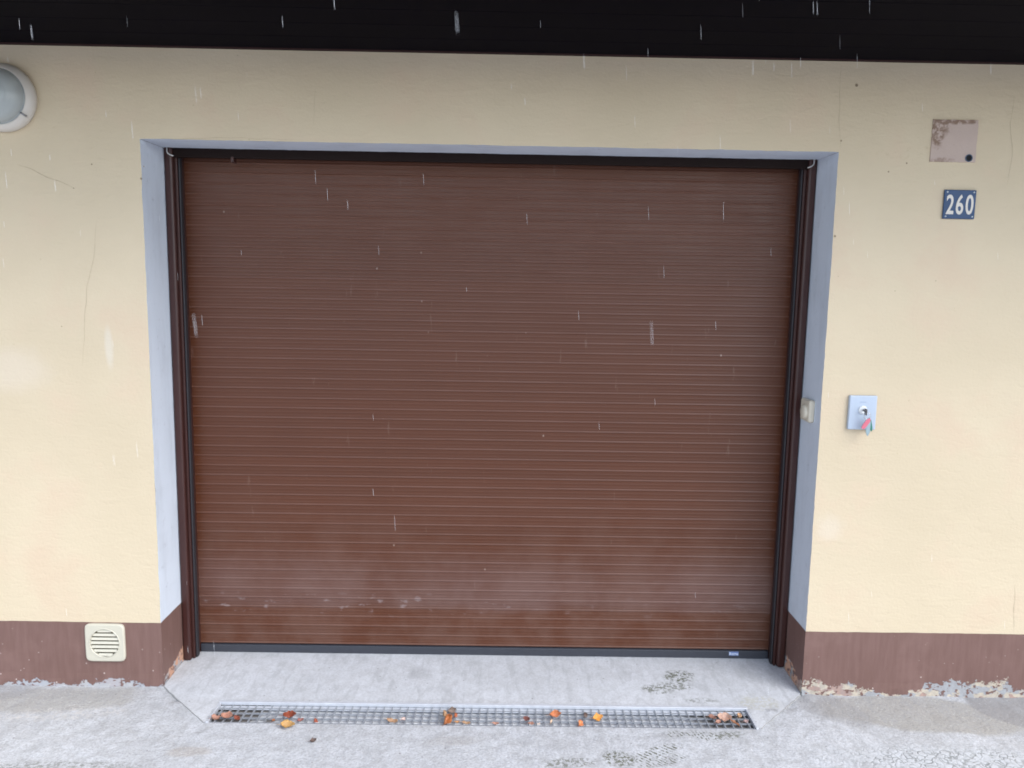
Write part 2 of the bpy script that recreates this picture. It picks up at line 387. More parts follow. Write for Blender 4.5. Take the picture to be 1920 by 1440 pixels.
# hairline cracks and small holes, cut as dark slivers lying on the plaster
def P(px, py, axis=1, val=0.0):
    d = fw + rt2*((px-960)/F) + up2*((720-py)/F); tt = (val-CAM[axis])/d[axis]; return CAM + d*tt
def crack(pts, wd=.0011):
    pw = [P(*p) for p in pts]; fine = []
    for a, b in zip(pw, pw[1:]):
        n = max(2, int((b-a).length/.008))
        for i in range(n):
            q = a.lerp(b, i/n); k = 18
            fine.append(Vector((q.x + .004*nz(q.z*k, q.x*k, 3), 0, q.z + .004*nz(q.x*k, q.z*k, 7))))
    fine.append(pw[-1]); L = len(fine); vs_ = []
    for i, q in enumerate(fine):
        t_ = (fine[min(i+1, L-1)] - fine[max(i-1, 0)]).normalized(); nrm = Vector((-t_.z, 0, t_.x))
        h = wd*(.35 + .65*abs(nz(i*.37, wd*900, 2)))*math.sin(math.pi*(i+.5)/(L+.2))**.5
        y_ = wy(q.x, q.z) - .0006
        vs_.append((bm.verts.new((q.x+nrm.x*h, y_, q.z+nrm.z*h)), bm.verts.new((q.x-nrm.x*h, y_, q.z-nrm.z*h))))
    for a, b in zip(vs_, vs_[1:]):
        f = bm.faces.new((a[0], b[0], b[1], a[1])); f.material_index = 1
crack([(32, 309), (60, 318), (90, 333), (115, 342), (142, 354)], .0010)
crack([(1902, 180), (1894, 232), (1898, 290), (1889, 345)], .0007)
crack([(1577, 122), (1574, 190), (1575, 282)], .0006)
crack([(181, 412), (177, 480), (162, 545), (155, 690)], .0006)
crack([(1903, 1095), (1901, 1140), (1900, 1184)], .0008)
crack([(590, 170), (588, 235)], .0004)
crack([(262, 262), (420, 258), (560, 262)], .0005)
for px, py, r in ((1606, 160, .0055), (1666, 322, .003), (172, 308, .0028), (138, 353, .002), (1577, 264, .003), (265, 335, .004), (116, 612, .002), (1700, 306, .003), (1565, 443, .004), (270, 312, .002)):
    c = P(px, py); n = 10
    vv = [bm.verts.new((c.x + r*(1+.25*nz(k, px))*math.cos(k*2*math.pi/n), wy(c.x, c.z)-.0008, c.z + r*(1+.25*nz(k, py))*math.sin(k*2*math.pi/n))) for k in range(n)]
    f = bm.faces.new(vv); f.material_index = 1
KEEP[0] = True
M_crack = plain("dark_crack", (0.25, 0.19, 0.13), .9)
wall = link("wall", bm, [M_wall, M_crack], house, smooth=True)

# plinth, wrapping into the opening
bm = bmesh.new()
def strip(pts_fn, n, zb=-.06, rows_=14):
    g = []
    for i in range(n+1):
        c = []
        for j in range(rows_+1):
            k = j/rows_; x_, y_, zt = pts_fn(i/n)
            zz = zb + (zt-zb)*k
            low = max(0, 1 - max(zz, 0)/.05)
            c.append(bm.verts.new((x_[0] + x_[1]*low*.004*nz(i*.3, zz*30, 1), y_[0] + y_[1]*(.0015*nz(x_[0]*9, zz*9, 2) - low*(.004 + .005*fbm(x_[0], zz, 2, 12, 3))), zz)))
        g.append(c)
    for i in range(n):
        for j in range(rows_): bm.faces.new((g[i][j], g[i+1][j], g[i+1][j+1], g[i][j+1]))
strip(lambda k: ((XL + (-W2-XL)*k, 0), (0, 1), plz(XL + (-W2-XL)*k)), 260)
strip(lambda k: ((-W2, 1), ((D+.12)*k, 0), plz(-W2, (D+.12)*k)), 16)
bmesh.ops.remove_doubles(bm, verts=bm.verts[:], dist=.0006)
KEEP[0] = True
link("plinth", bm, M_plinth, house, smooth=False)
bm = bmesh.new()
strip(lambda k: ((W2, -1), ((D+.12)*(1-k), 0), plz(W2, (D+.12)*(1-k))), 16)
strip(lambda k: ((W2 + (XR-W2)*k, 0), (0, 1), plz(W2 + (XR-W2)*k)), 260)
bmesh.ops.remove_doubles(bm, verts=bm.verts[:], dist=.0006)
KEEP[0] = True
link("plinth", bm, M_plinth, house, smooth=False)

# pale painted reveal
bm = bmesh.new()
def rv(n, fn, dep=D+.12, m=10):
    g = [[bm.verts.new(fn(i/n, dep*j/m)) for j in range(m+1)] for i in range(n+1)]
    for i in range(n):
        for j in range(m): bm.faces.new((g[i][j], g[i+1][j], g[i+1][j+1], g[i][j+1]))
for s, k_ in ((-1, 2), (1, 1)):
    rv(90, lambda a, d, s=s, k_=k_: (s*W2 + (edge(HP+(H-HP)*a, k_) + .001*nz(a*9, d*20, s))*(1 if d < .001 else .5), d + (wy(s*W2, HP+(H-HP)*a) if d == 0 else 0), (plz(s*W2, d) if a == 0 else HP+(H-HP)*a + (edge(s*W2, 3) if a == 1 else 0))))
rv(125, lambda a, d: (-W2+2*W2*a, d + (wy(-W2+2*W2*a, H) if d == 0 else 0), H + edge(-W2+2*W2*a, 3)*(1 if d < .001 else .5)))
reveal = link("opening_reveal", bm, M_reveal, house, smooth=False)

# eaves
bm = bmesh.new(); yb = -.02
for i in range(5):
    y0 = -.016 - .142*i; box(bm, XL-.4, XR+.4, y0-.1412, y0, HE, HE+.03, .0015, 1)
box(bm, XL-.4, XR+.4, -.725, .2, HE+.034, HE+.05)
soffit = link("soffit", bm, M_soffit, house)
bm = bmesh.new(); box(bm, XL-.4, XR+.4, -.0145, .006, HE-.004, HE+.03, .003, 2)
link("eaves_trim", bm, M_soffit_edge, house)
bm = bmesh.new(); box(bm, XL-.4, XR+.4, -.757, -.728, HE-.03, HE+.20, .004, 2)
link("fascia", bm, M_soffit_edge, house)
bm = bmesh.new()
v = [(-.81, HE+.19), (3.0, HE+2.2), (6.9, HE+.19), (6.9, HE+.26), (3.0, HE+2.28), (-.81, HE+.26)]
A = [bm.verts.new((XL-.45, y_, z_)) for y_, z_ in v]; B = [bm.verts.new((XR+.45, y_, z_)) for y_, z_ in v]
for i in range(6): bm.faces.new((A[i], A[(i+1) % 6], B[(i+1) % 6], B[i]))
for q in (A, B):
    bm.faces.new((q[0], q[1], q[4], q[5])); bm.faces.new((q[1], q[2], q[3], q[4]))
roof = link("roof", bm, M_tile, house)

# repaired plaster square with a conduit mouth
t = NT("grey_pink_patch_plaster")
col = t.mix(t.noise(12, 4), (0.43, 0.335, 0.285), (0.50, 0.395, 0.34))
tl = t.math('ADD', t.ell(1.60, 2.175, .045, .035, 0, .5, 30, .7, axes='xz'), t.math('ADD', t.ell(1.665, 2.192, .10, .010, 0, .6, 40, .8, axes='xz'), t.math('ADD', t.ell(1.60, 2.13, .02, .03, 0, .6, 40, .8, axes='xz'), t.math('MULTIPLY', t.ell(1.62, 2.055, .05, .009, 0, .6, 40, .8, axes='xz'), .6))), clamp=True)
col = t.mix(t.math('MULTIPLY', t.math('MULTIPLY', tl, t.mapr(t.noise(55, 4, .7), .38, .55)), .85), col, (0.19, 0.115, 0.075))
col = t.mix(t.math('MULTIPLY', t.mapr(t.voro(30), .07, .14, 1, 0), .6), col, (0.24, 0.18, 0.15))
M_patch = t.set(color=col, rough=.9, normal=t.bump(t.noise(60, 5, .7), .4, .003))
bm = bmesh.new(); cx0, cx1, cz0, cz1 = 1.580, 1.745, 2.049, 2.198; ring = []
def per(k):
    k *= 4
    if k < 1: return cx0+(cx1-cx0)*k, cz0
    if k < 2: return cx1, cz0+(cz1-cz0)*(k-1)
    if k < 3: return cx1-(cx1-cx0)*(k-2), cz1
    return cx0, cz1-(cz1-cz0)*(k-3)
n = 120; outer = []; inner = []
for i in range(n):
    px, pz = per(i/n); px += .0022*nz(px*60, pz*60, 1); pz += .0022*nz(px*60, pz*60, 9)
    outer.append(bm.verts.new((px, .004, pz))); q = Vector((px-1.6625, 0, pz-2.1235))*.985
    inner.append(bm.verts.new((q.x+1.6625, -.0028, q.z+2.1235)))
for i in range(n): bm.faces.new((outer[i], outer[(i+1) % n], inner[(i+1) % n], inner[i]))
bm.faces.new(inner)
patch = link("plaster_patch", bm, M_patch, house); patch['label'] = "greyish square repair with brown stained top edge above the number plate"
bm = bmesh.new(); lathe_y(bm, 1.7195, 2.0645, [(.0105, .0), (.0105, -.0045), (.0135, -.0045), (.0135, 0.0)], 24, 0)
lathe_y(bm, 1.7195, 2.0645, [(0, -.0034), (.0106, -.0034)], 24, 1)
link("conduit_mouth", bm, [plain("dark_blue_plastic", (0.02, 0.05, 0.10), .4), plain("black_void", (0.004, 0.004, 0.006), .9)], patch)

# ------------------------------------------------------------ roller door (part of the house)
def brown(name, base, rough, dust_glints=True, spec=.5):
    t = NT(name); o = t.xyz()
    col = t.mix(t.noise(3, 4, .6), tuple(c*.92 for c in base), tuple(c*1.08 for c in base))
    # slat to slat tint
    if dust_glints:
        wn_ = t.n.new("ShaderNodeTexWhiteNoise"); wn_.noise_dimensions = '1D'
        t.put(wn_.inputs['W'], t.math('FLOOR', t.math('DIVIDE', t.math('SUBTRACT', o[2], .0545), .0404)))
        col = t.mix(t.math('MULTIPLY', wn_.outputs[0], .22), col, tuple(c*1.35 for c in base))
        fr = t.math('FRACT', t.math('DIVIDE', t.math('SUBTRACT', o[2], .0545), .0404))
        seam_glint = t.math('MULTIPLY', t.mapr(fr, .02, .07), t.mapr(fr, .12, .24, 1, 0))
        fr3 = t.math('FRACT', t.math('MULTIPLY', fr, 3.0)); rib_glint = t.math('MULTIPLY', t.mapr(fr3, .0, .12), t.mapr(fr3, .15, .35, 1, 0))
        seam_glint = t.math('MAXIMUM', seam_glint, t.math('MULTIPLY', rib_glint, t.mapr(o[2], .9, 1.9, .12, .75)))
        glint_vary = t.mapr(t.noise(3.5, 5, .65, vec=t.scaled((1, 1, 14))), .25, .75, .35, 1.0)
        col = t.mix(t.math('MULTIPLY', t.math('MULTIPLY', seam_glint, glint_vary), t.mapr(o[2], .9, 1.8, .30, .55)), col, (0.200, 0.110, 0.085))  # joint and rib lines: slat sheen painted into the colour, stronger higher up
        zz = t.math('ADD', o[2], t.math('MULTIPLY', t.math('SUBTRACT', t.noise(4, 4, .6), .5), .10))
        band = t.math('MULTIPLY', t.mapr(zz, .20, .245), t.mapr(zz, .30, .52, 1, 0))
        patchy = t.mapr(t.noise(2.2, 4, .6), .3, .65, .45, 1)
        col = t.mix(t.math('MULTIPLY', t.math('MULTIPLY', band, patchy), .28), col, (0.20, 0.135, 0.13))
        spot = t.math('MULTIPLY', t.math('MULTIPLY', t.mapr(t.noise(19, 4, .6, vec=t.scaled((1, 1, 2.0))), .60, .68), t.math('MULTIPLY', t.mapr(o[2], .17, .21), t.mapr(o[2], .24, .30, 1, 0))), t.mapr(o[0], -.2, .5, 1, .25))
        col = t.mix(t.math('MULTIPLY', spot, .4), col, (0.34, 0.28, 0.28))
        low = t.mapr(o[2], .9, .1, 0, .16)
        col = t.mix(t.math('MULTIPLY', low, t.mapr(t.noise(9, 5, .6), .3, .7)), col, (0.24, 0.165, 0.14))
        v = t.voro(13, vec=t.scaled((1, .2, .8))); dots = t.mapr(v, .03, .06, 1, 0)
        dots = t.math('MULTIPLY', dots, t.mapr(t.noise(7, 2), .50, .60))
        col = t.mix(t.math('MULTIPLY', dots, .5), col, (0.40, 0.31, 0.26))
        sm = t.math('MULTIPLY', t.mapr(t.noise(30, 5, .65, vec=t.scaled((1, 1, .18), rot=(0, .12, 0))), .66, .74), .16)
        col = t.mix(sm, col, (0.28, 0.21, 0.19))
    t.set(color=col, rough=t.mapr(t.noise(5, 5, .7), .3, .7, rough-.05, rough+.1), spec=spec, normal=t.bump(t.noise(2.2, 3, .5, vec=t.scaled((1, 1, 3))), .10, .01))
    return t.m
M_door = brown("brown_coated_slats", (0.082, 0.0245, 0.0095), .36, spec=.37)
M_rail = brown("dark_brown_rail", (0.042, 0.0130, 0.0105), .35, False)
M_slate = plain("dark_slate_rubber", (0.034, 0.037, 0.048), .5, var=.2, bump=.1)

M_seal = plain('black_brush', (0.020, 0.018, 0.022), .6, var=.2, bump=.1)
PIT = .0404; Z0 = .0545
prof = []
z = Z0
while z < 2.20:
    # one slat, from its lower lip upward: lip, flare, shallow convex face
    prof += [(DC-.0006, z), (DC-.0017, z+.0012), (DC-.0020, z+.0022), (DC-.0016, z+.0042), (DC-.0004, z+.0080), (DC-.0003, z+.0110),
             (DC-.0007, z+.0124), (DC-.0008, z+.0136), (DC-.0003, z+.0165), (DC-.0003, z+.0245),
             (DC-.0007, z+.0259), (DC-.0008, z+.0271), (DC-.0003, z+.0300), (DC-.0002, z+.037), (DC-.0003, z+PIT-.0009)]
    z += PIT
bm = bmesh.new(); nx = 24; cols_ = []
for i in range(nx+1):
    xx = -1.225 + 2.45*i/nx
    cols_.append([bm.verts.new((xx, y_ + .0008*math.sin(xx*2.1+z_*3)*(z_/2) + .0006*nz(xx*1.2, math.floor((z_-Z0+1e-5)/PIT)*3.3, 5), z_ + .0005*nz(xx*.9, math.floor((z_-Z0+1e-5)/PIT)*1.7, 8))) for y_, z_ in prof])
for i in range(nx):
    for j in range(len(prof)-1): bm.faces.new((cols_[i][j], cols_[i+1][j], cols_[i+1][j+1], cols_[i][j+1]))
KEEP[0] = True
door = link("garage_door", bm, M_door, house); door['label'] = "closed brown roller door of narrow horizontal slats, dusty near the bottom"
bm = bmesh.new()
box(bm, -1.206, 1.206, DC-.009, DC+.012, .0165, .0505, .0025, 2)
box(bm, -1.206, 1.206, DC-.006, DC+.010, .008, .0170, .003, 2)
bar = link("bottom_bar", bm, M_slate, door)
# maker's sticker, lettering illegible at this distance in the photo
ctr = P(1376, 1225.5, 1, DC-.009)
bm = bmesh.new(); box(bm, ctr.x-.021, ctr.x+.020, DC-.0098, DC-.0088, ctr.z-.0085, ctr.z+.0085, .0004, 1)
sticker = link("sticker", bm, plain("light_blue_sticker", (0.16, 0.22, 0.42), .4), bar)
def text_mesh(s, size, name, mat, parent, loc, sx=1.0, off=0.0, ext=.0004, shear=0.0):
    cu = bpy.data.curves.new(name, 'FONT'); cu.body = s; cu.size = size; cu.extrude = ext; cu.offset = off; cu.shear = shear
    cu.align_x = 'CENTER'; cu.align_y = 'CENTER'; cu.resolution_u = 6
    tmp = bpy.data.objects.new(name+"_tmp", cu); C.objects.link(tmp)
    dg = bpy.context.evaluated_depsgraph_get(); me = bpy.data.meshes.new_from_object(tmp.evaluated_get(dg))
    bpy.data.objects.remove(tmp); me.name = name
    xs_ = [v.co.x for v in me.vertices]; ys_ = [v.co.y for v in me.vertices]
    mx, my = (min(xs_)+max(xs_))/2, (min(ys_)+max(ys_))/2
    for v in me.vertices:
        x_, y_, z_ = v.co; v.co = (loc[0]+(x_-mx)*sx, loc[1]-z_, loc[2]+(y_-my))
    me.materials.clear(); me.materials.append(mat)
    o = bpy.data.objects.new(name, me); C.objects.link(o); o.parent = parent; return o
text_mesh("Roma", .0165, "lettering", plain("pale_ink", (0.62, 0.68, 0.78), .4), bar, (ctr.x-.001, DC-.0101, ctr.z), 1.0, .0002)

# guide rails: rounded brown channel with a dark brush seal
def hook(bm, s, z):
    x_ = s*1.232
    tube(bm, [(x_, D-.004, z+.03), (x_, D-.006, z+.012), (x_-s*.003, D-.007, z+.004), (x_-s*.012, D-.007, z-.002), (x_-s*.024, D-.006, z-.006)], .0022, 8)
M_white = plain("off_white_plastic", (0.62, 0.62, 0.60), .45)
for s in (-1, 1):
    bm = bmesh.new()
    a, b = sorted((s*1.2485, s*1.2165)); zb = .0150 if s < 0 else .0180
    box(bm, a, b, D, D2+.03, zb, 2.10, .009, 4)
    a2, b2 = sorted((s*1.2165, s*1.207)); box(bm, a2, b2, D+.022, D2+.05, .016, 2.10, .002, 2)
    rail = link("guide_rail", bm, M_rail, door, smooth=False)
    bm = bmesh.new(); a, b = sorted((s*1.207, s*1.1990))
    box(bm, a, b, D+.030, D2-.004, .018, 2.09, .003, 2)
    link("brush_seal", bm, M_seal, door)
    bm = bmesh.new(); hook(bm, s, 2.052); link("cable_end", bm, M_white, door, smooth=True)
bm = bmesh.new()
box(bm, -1.2160, 1.2160, D+.006, D+.026, 2.043, 2.14, .004, 2)
box(bm, -1.2160, 1.2160, D+.026, DC-.012, 2.052, 2.14, .002, 1)
link("head_rail", bm, plain("black_brown_head", (0.012, 0.006, 0.005), .65, spec=.15), door)
for x_ in (-.99,):
    bm = bmesh.new(); box(bm, x_-.006, x_+.006, D+.004, D+.040, 2.028, 2.050, .002, 1)
    link("head_clip", bm, M_rail, door)

# ------------------------------------------------------------ bulkhead lamp
M_cer = plain("aged_white_enamel", (0.56, 0.52, 0.47), .38, var=.10, scale=22, bump=.15)
lx, lz = -1.720, 2.207
lamp = empty("wall_lamp", (lx, 0, lz), "round glass bulkhead lamp with white ring base at the left edge under the eaves", "wall lamp")
def rel(o, root):
    o.data.transform(Matrix.Translation(-Vector(root.location))); return o
bm = bmesh.new()
lathe_y(bm, lx, lz, [(.112, .004), (.116, -.006), (.1175, -.016), (.114, -.027), (.106, -.037), (.100, -.041), (.097, -.043), (.095, -.041), (.0945, -.034), (.0, -.034)], 96)
base = rel(link("lamp_base", bm, M_cer, lamp, smooth=True), lamp)
t = NT("frosted_ribbed_glass"); rr = t.n.new("ShaderNodeVectorMath"); rr.operation = 'LENGTH'
mp = t.scaled((1, 0, 1)); t.l.new(mp, rr.inputs[0])
ribs = t.math('SINE', t.math('MULTIPLY', rr.outputs['Value'], 420))
t.set(color=t.mix(t.noise(18, 4), (0.55, 0.60, 0.60), (0.68, 0.72, 0.72)), rough=.25, trans=.5, ior=1.45, spec=.7, normal=t.bump(ribs, .10, .002))
M_glass = t.m
bm = bmesh.new(); pr = []
for i in range(19):
    a = i/18*math.pi/2; pr.append((.0915*math.cos(a)**.8 if i < 18 else 0, -.042-.052*math.sin(a)))
lathe_y(bm, lx, lz, [(.0945, -.036), (.0945, -.043)] + pr, 96)
rel(link("glass_dome", bm, M_glass, lamp, smooth=True), lamp)
bm = bmesh.new(); lathe_y(bm, lx, lz, [(.0, -.075), (.018, -.073), (.028, -.062), (.030, -.052), (.024, -.042), (.014, -.035)], 32)
rel(link("bulb", bm, plain("bulb_white", (0.8, 0.82, 0.82), .3), lamp, smooth=True), lamp)
for a in (-.62, 2.5):
    bm = bmesh.new(); c, s_ = math.cos(a), math.sin(a); tube(bm, [(lx+.093*c, -.040, lz+.093*s_), (lx+.104*c, -.044, lz+.104*s_), (lx+.113*c, -.034, lz+.113*s_)], .0035, 8)
    rel(link("clip", bm, plain("dull_steel", (0.30, 0.30, 0.31), .4, .7), lamp, smooth=True), lamp)

# ------------------------------------------------------------ house number
hn = empty("house_number_plate", (1.699, 0, 1.9), "small blue enamel plate with white number 260 on the cream wall", "number plate")
t = NT("blue_enamel")
ncol = t.mix(t.noise(30, 4), (0.013, 0.045, 0.112), (0.021, 0.060, 0.15))
t.set(color=ncol, rough=.35, spec=.35, coat=.0, normal=t.bump(t.noise(40, 3), .08, .002)); M_enamel = t.m
M_enw = plain("white_enamel", (0.60, 0.55, 0.49), .3)
bm = bmesh.new(); box(bm, 1.641, 1.757, -.0075, -.001, 1.849, 1.952, .0022, 3)
rel(link("plate", bm, M_enamel, hn), hn)
for s_, x_ in (("2", 1.6640), ("6", 1.6990), ("0", 1.7345)):
    rel(text_mesh(s_, .096, "digit", M_enw, hn, (x_, -.0079, 1.9000), .62, .0016, .0005), hn)
for x_ in (1.651, 1.748):
    for z_ in (1.8575, 1.944):
        bm = bmesh.new(); lathe_y(bm, x_, z_, [(.0, -.0098), (.0022, -.0094), (.0033, -.0082), (.0034, -.007)], 16)
        rel(link("screw", bm, plain("zinc_screw", (0.42, 0.46, 0.50), .35, .6), hn, smooth=True), hn)

# ------------------------------------------------------------ key switch and keys
ks = empty("key_switch", (1.401, 0, 1.132), "pale blue-grey square key switch plate on the wall right of the garage", "key switch")
M_ks = plain("pale_blue_grey_metal", (0.42, 0.48, 0.57), .35, .1, var=.06, scale=20, bump=.03)
bm = bmesh.new(); box(bm, 1.3500, 1.4535, -.014, 0.002, 1.068, 1.197, .004, 3); rel(link("faceplate", bm, M_ks, ks), ks)
bm = bmesh.new(); lathe_y(bm, 1.4005, 1.143, [(.0165, -.013), (.0160, -.0175), (.0115, -.0195), (.0095, -.0185), (.0, -.0185)], 32)
rel(link("lock_cylinder", bm, plain("satin_nickel", (0.66, 0.68, 0.70), .45, .2), ks, smooth=True), ks)
bm = bmesh.new()
for i in range(6): box(bm, 1.388+.0042*i, 1.3905+.0042*i, -.0146, -.0138, 1.171, 1.174, 0)
rel(link("engraving", bm, plain("engraved_grey", (0.30, 0.37, 0.48), .5), ks), ks)

kb = empty("bunch_of_keys", (1.401, -.03, 1.14), "keys with pink, green and clear tags hanging from the key switch", "keys")
M_dk = plain("worn_steel_key", (0.13, 0.12, 0.12), .35, .8)
bm = bmesh.new(); box(bm, 1.3993, 1.4017, -.032, -.0187, 1.139, 1.147, .0004, 1); box(bm, 1.3990, 1.4020, -.050, -.032, 1.128, 1.152, .003, 2)
rel(link("key", bm, M_dk, kb), kb)
bm = bmesh.new(); pts = [(1.4065 + .0125*math.sin(a), -.043 - .003*math.cos(a), 1.1255 + .0115*math.cos(a)) for a in [k*math.pi/10 for k in range(20)]]
tube(bm, pts, .0012, 6, True); rel(link("key_ring", bm, plain("ring_steel", (0.6, 0.62, 0.64), .25, .9), kb, smooth=True), kb)
def fob(name, top, ang, L, wd, th, mat, yy, hole=True, tip=0.6):
    bm = bmesh.new(); n = 14; front = []; prof_ = []
    for i in range(n+1):
        k = i/n; hw = wd/2*(min(1, (.35+k*3.2)) if k < .2 else 1)*(1 if k < .72 else 1 - (1-tip)*((k-.72)/.28)**1.6)
        prof_.append((k*L, hw))
    out = [(d, h) for d, h in prof_] + [(d, -h) for d, h in reversed(prof_)]
    ca, sa = math.cos(ang), math.sin(ang)
    def tr(d, h, y_): return (top[0] - d*sa + h*ca, y_, top[1] - d*ca - h*sa)
    A = [bm.verts.new(tr(d, h, yy-th/2)) for d, h in out]; B = [bm.verts.new(tr(d, h, yy+th/2)) for d, h in out]
    bm.faces.new(A); bm.faces.new(B[::-1]); m_ = len(A)
    for i in range(m_): bm.faces.new((A[i], A[(i+1) % m_], B[(i+1) % m_], B[i]))
    bmesh.ops.bevel(bm, geom=[e for e in bm.edges if len(e.link_faces) == 2 and abs(e.calc_face_angle(0)) > 1], offset=th*.3, segments=2, affect='EDGES')
    return rel(link(name, bm, mat, kb), kb)
t1 = fob("tag", (1.4150, 1.1165), .58, .046, .0150, .0036, plain("pink_plastic", (0.58, 0.14, 0.19), .35), -.046); t1['label'] = "pink tag"
t2 = fob("tag", (1.4140, 1.116), .02, .066, .0150, .0030, plain("frosted_grey_plastic", (0.26, 0.35, 0.38), .3), -.0415, tip=.15); t2['label'] = "grey-blue pointed tag"
t3 = fob("tag", (1.4160, 1.1175), -.24, .052, .0115, .0030, plain("green_plastic", (0.03, 0.17, 0.12), .35), -.0375, tip=.15); t3['label'] = "green tag"

# ------------------------------------------------------------ push button box inside the reveal
pb = empty("push_button_box", (1.25, .107, 1.12), "cream push button box on the right jamb of the garage opening", "push button")
M_cream = plain("yellowed_plastic", (0.62, 0.56, 0.45), .4)
bm = bmesh.new(); box(bm, 1.228, 1.252, .058, .150, 1.078, 1.164, .008, 4); rel(link("housing", bm, M_cream, pb, smooth=False), pb)
bm = bmesh.new(); lathe_y(bm, 0, 0, [(.0, -.012), (.020, -.011), (.026, -.007), (.028, .0)], 32)
bmesh.ops.rotate(bm, verts=bm.verts[:], matrix=Matrix.Rotation(-math.pi/2, 3, 'Z'))
bmesh.ops.translate(bm, verts=bm.verts[:], vec=(1.228, .100, 1.115)); rel(link("button", bm, M_cream, pb, smooth=True), pb)

# ------------------------------------------------------------ vent grille
vg = empty("vent_grille", (-1.4645, 0, .185), "square ivory vent grille with round louvres set in the brown plinth", "vent")
M_ivory = plain("ivory_plastic", (0.52, 0.49, 0.40), .4, var=.05, bump=.03)
vx, vz, hs_, rr_ = -1.4645, .185, .076, .0555
bm = bmesh.new(); n = 96; loops = []
def sq(a, h, rc=.008):
    c, s_ = math.cos(a), math.sin(a); p_ = 9
    k = (abs(c)**p_ + abs(s_)**p_)**(-1/p_); k = min(k, 1.39)
    return (vx + h*c*k, vz + h*s_*k)
for h, y_, circ in ((hs_, .002, 0), (hs_, -.008, 0), (hs_-.004, -.0115, 0), (rr_+.0045, -.0115, 1), (rr_+.002, -.0135, 1), (rr_, -.0115, 1), (rr_-.0005, .0, 1)):
    L_ = []
    for i in range(n):
        a = 2*math.pi*i/n + math.pi/n
        p_ = (vx+h*math.cos(a), vz+h*math.sin(a)) if circ else sq(a, h)
        L_.append(bm.verts.new((p_[0], y_, p_[1])))
    loops.append(L_)
for A, B in zip(loops, loops[1:]):
    for i in range(n): bm.faces.new((A[i], A[(i+1) % n], B[(i+1) % n], B[i]))
rel(link("frame", bm, M_ivory, vg), vg)
bm = bmesh.new(); lathe_y(bm, vx, vz, [(.0, -.0012), (rr_+.001, -.0012)], 48)
rel(link("backing", bm, plain("olive_dark_gap", (0.10, 0.085, 0.045), .9), vg), vg)
for i in range(7):
    z_ = vz - .0480 + .0160*i; hw = math.sqrt(max(0, rr_**2 - (z_-vz)**2)) - .001
    if hw < .01: continue
    bm = bmesh.new(); vv = [bm.verts.new((vx+sx_*hw, y_, z_+dz)) for sx_ in (-1, 1) for y_, dz in ((-.0095, -.0050), (-.0110, -.0040), (-.0060, .0048), (-.0045, .0040))]
    for f in ((0, 1, 2, 3), (7, 6, 5, 4), (0, 4, 5, 1), (1, 5, 6, 2), (2, 6, 7, 3), (3, 7, 4, 0)): bm.faces.new([vv[k] for k in f])
    rel(link("louvre", bm, M_ivory, vg), vg)

# ------------------------------------------------------------ drain
dr = empty("trench_drain", (0, DY0, 0), "long narrow trench drain with a steel mesh grate across the doorway", "drain")
t = NT("silty_channel"); o = t.xyz()
col = t.mix(t.noise(30, 5, .7), (0.52, 0.54, 0.57), (0.72, 0.74, 0.77))
endm = t.math('ADD', t.mapr(t.math('ADD', o[0], t.math('MULTIPLY', t.noise(12, 4), .25)), .86, .98), t.mapr(t.math('SUBTRACT', o[0], t.math('MULTIPLY', t.noise(12, 4), .3)), -.98, -.92, 1, 0), clamp=True)
col = t.mix(t.math('MULTIPLY', endm, .9), col, t.mix(t.noise(60, 4), (0.05, 0.045, 0.04), (0.16, 0.14, 0.12)))
M_silt = t.set(color=col, rough=.8, normal=t.bump(t.noise(60, 5), .5, .004))
dz = -.018
bm = bmesh.new()
quad(bm, ((DX0, DY0, dz), (DX1, DY0, dz), (DX1, DY1, dz), (DX0, DY1, dz)))
quad(bm, ((DX0, DY0, dz), (DX0, DY0, 0), (DX1, DY0, 0), (DX1, DY0, dz)))
quad(bm, ((DX0, DY1, dz), (DX1, DY1, dz), (DX1, DY1, .004), (DX0, DY1, .004)))
quad(bm, ((DX0, DY0, dz), (DX0, DY1, dz), (DX0, DY1, .004), (DX0, DY0, 0)))
quad(bm, ((DX1, DY0, dz), (DX1, DY0, 0), (DX1, DY1, .004), (DX1, DY1, dz)))
rel(link("channel", bm, M_silt, dr), dr)
M_galv = plain("weathered_galvanised_steel", (0.50, 0.52, 0.56), .5, .1, var=.2, scale=40)
M_bar = plain("dull_grate_steel", (0.30, 0.32, 0.35), .5, .15, var=.25, scale=40)
bm = bmesh.new()
box(bm, DX0-.004, DX1+.004, DY1-.004, DY1+.010, -.006, .0068, .0012, 1)
box(bm, DX0-.006, DX0+.004, DY0, DY1-.005, -.012, .0045, .0012, 1); box(bm, DX1-.004, DX1+.006, DY0, DY1-.005, -.012, .0045, .0012, 1)
box(bm, DX0+.005, DX1-.005, DY1-.030, DY1-.005, -.010, -.0075, .0004, 1)
box(bm, DX0+.005, DX1-.005, DY0+.0004, DY0+.003, -.014, -.001, .0005, 1)
rel(link("frame", bm, M_galv, dr), dr)
bm = bmesh.new()
x_ = DX0 + .02
while x_ < DX1-.015:
    jx = .0006*nz(x_*50, 0); box(bm, x_-.0019+jx, x_+.0019+jx, DY0+.003, DY1-.006, -.012, -.0032, 0)
    x_ += .0300
for y_ in (DY0+.012, DY0+.044, DY0+.076, DY0+.108):
    box(bm, DX0+.006, DX1-.006, y_-.0014, y_+.0014, -.0100, -.0040, 0)
rel(link("grate", bm, M_bar, dr), dr)

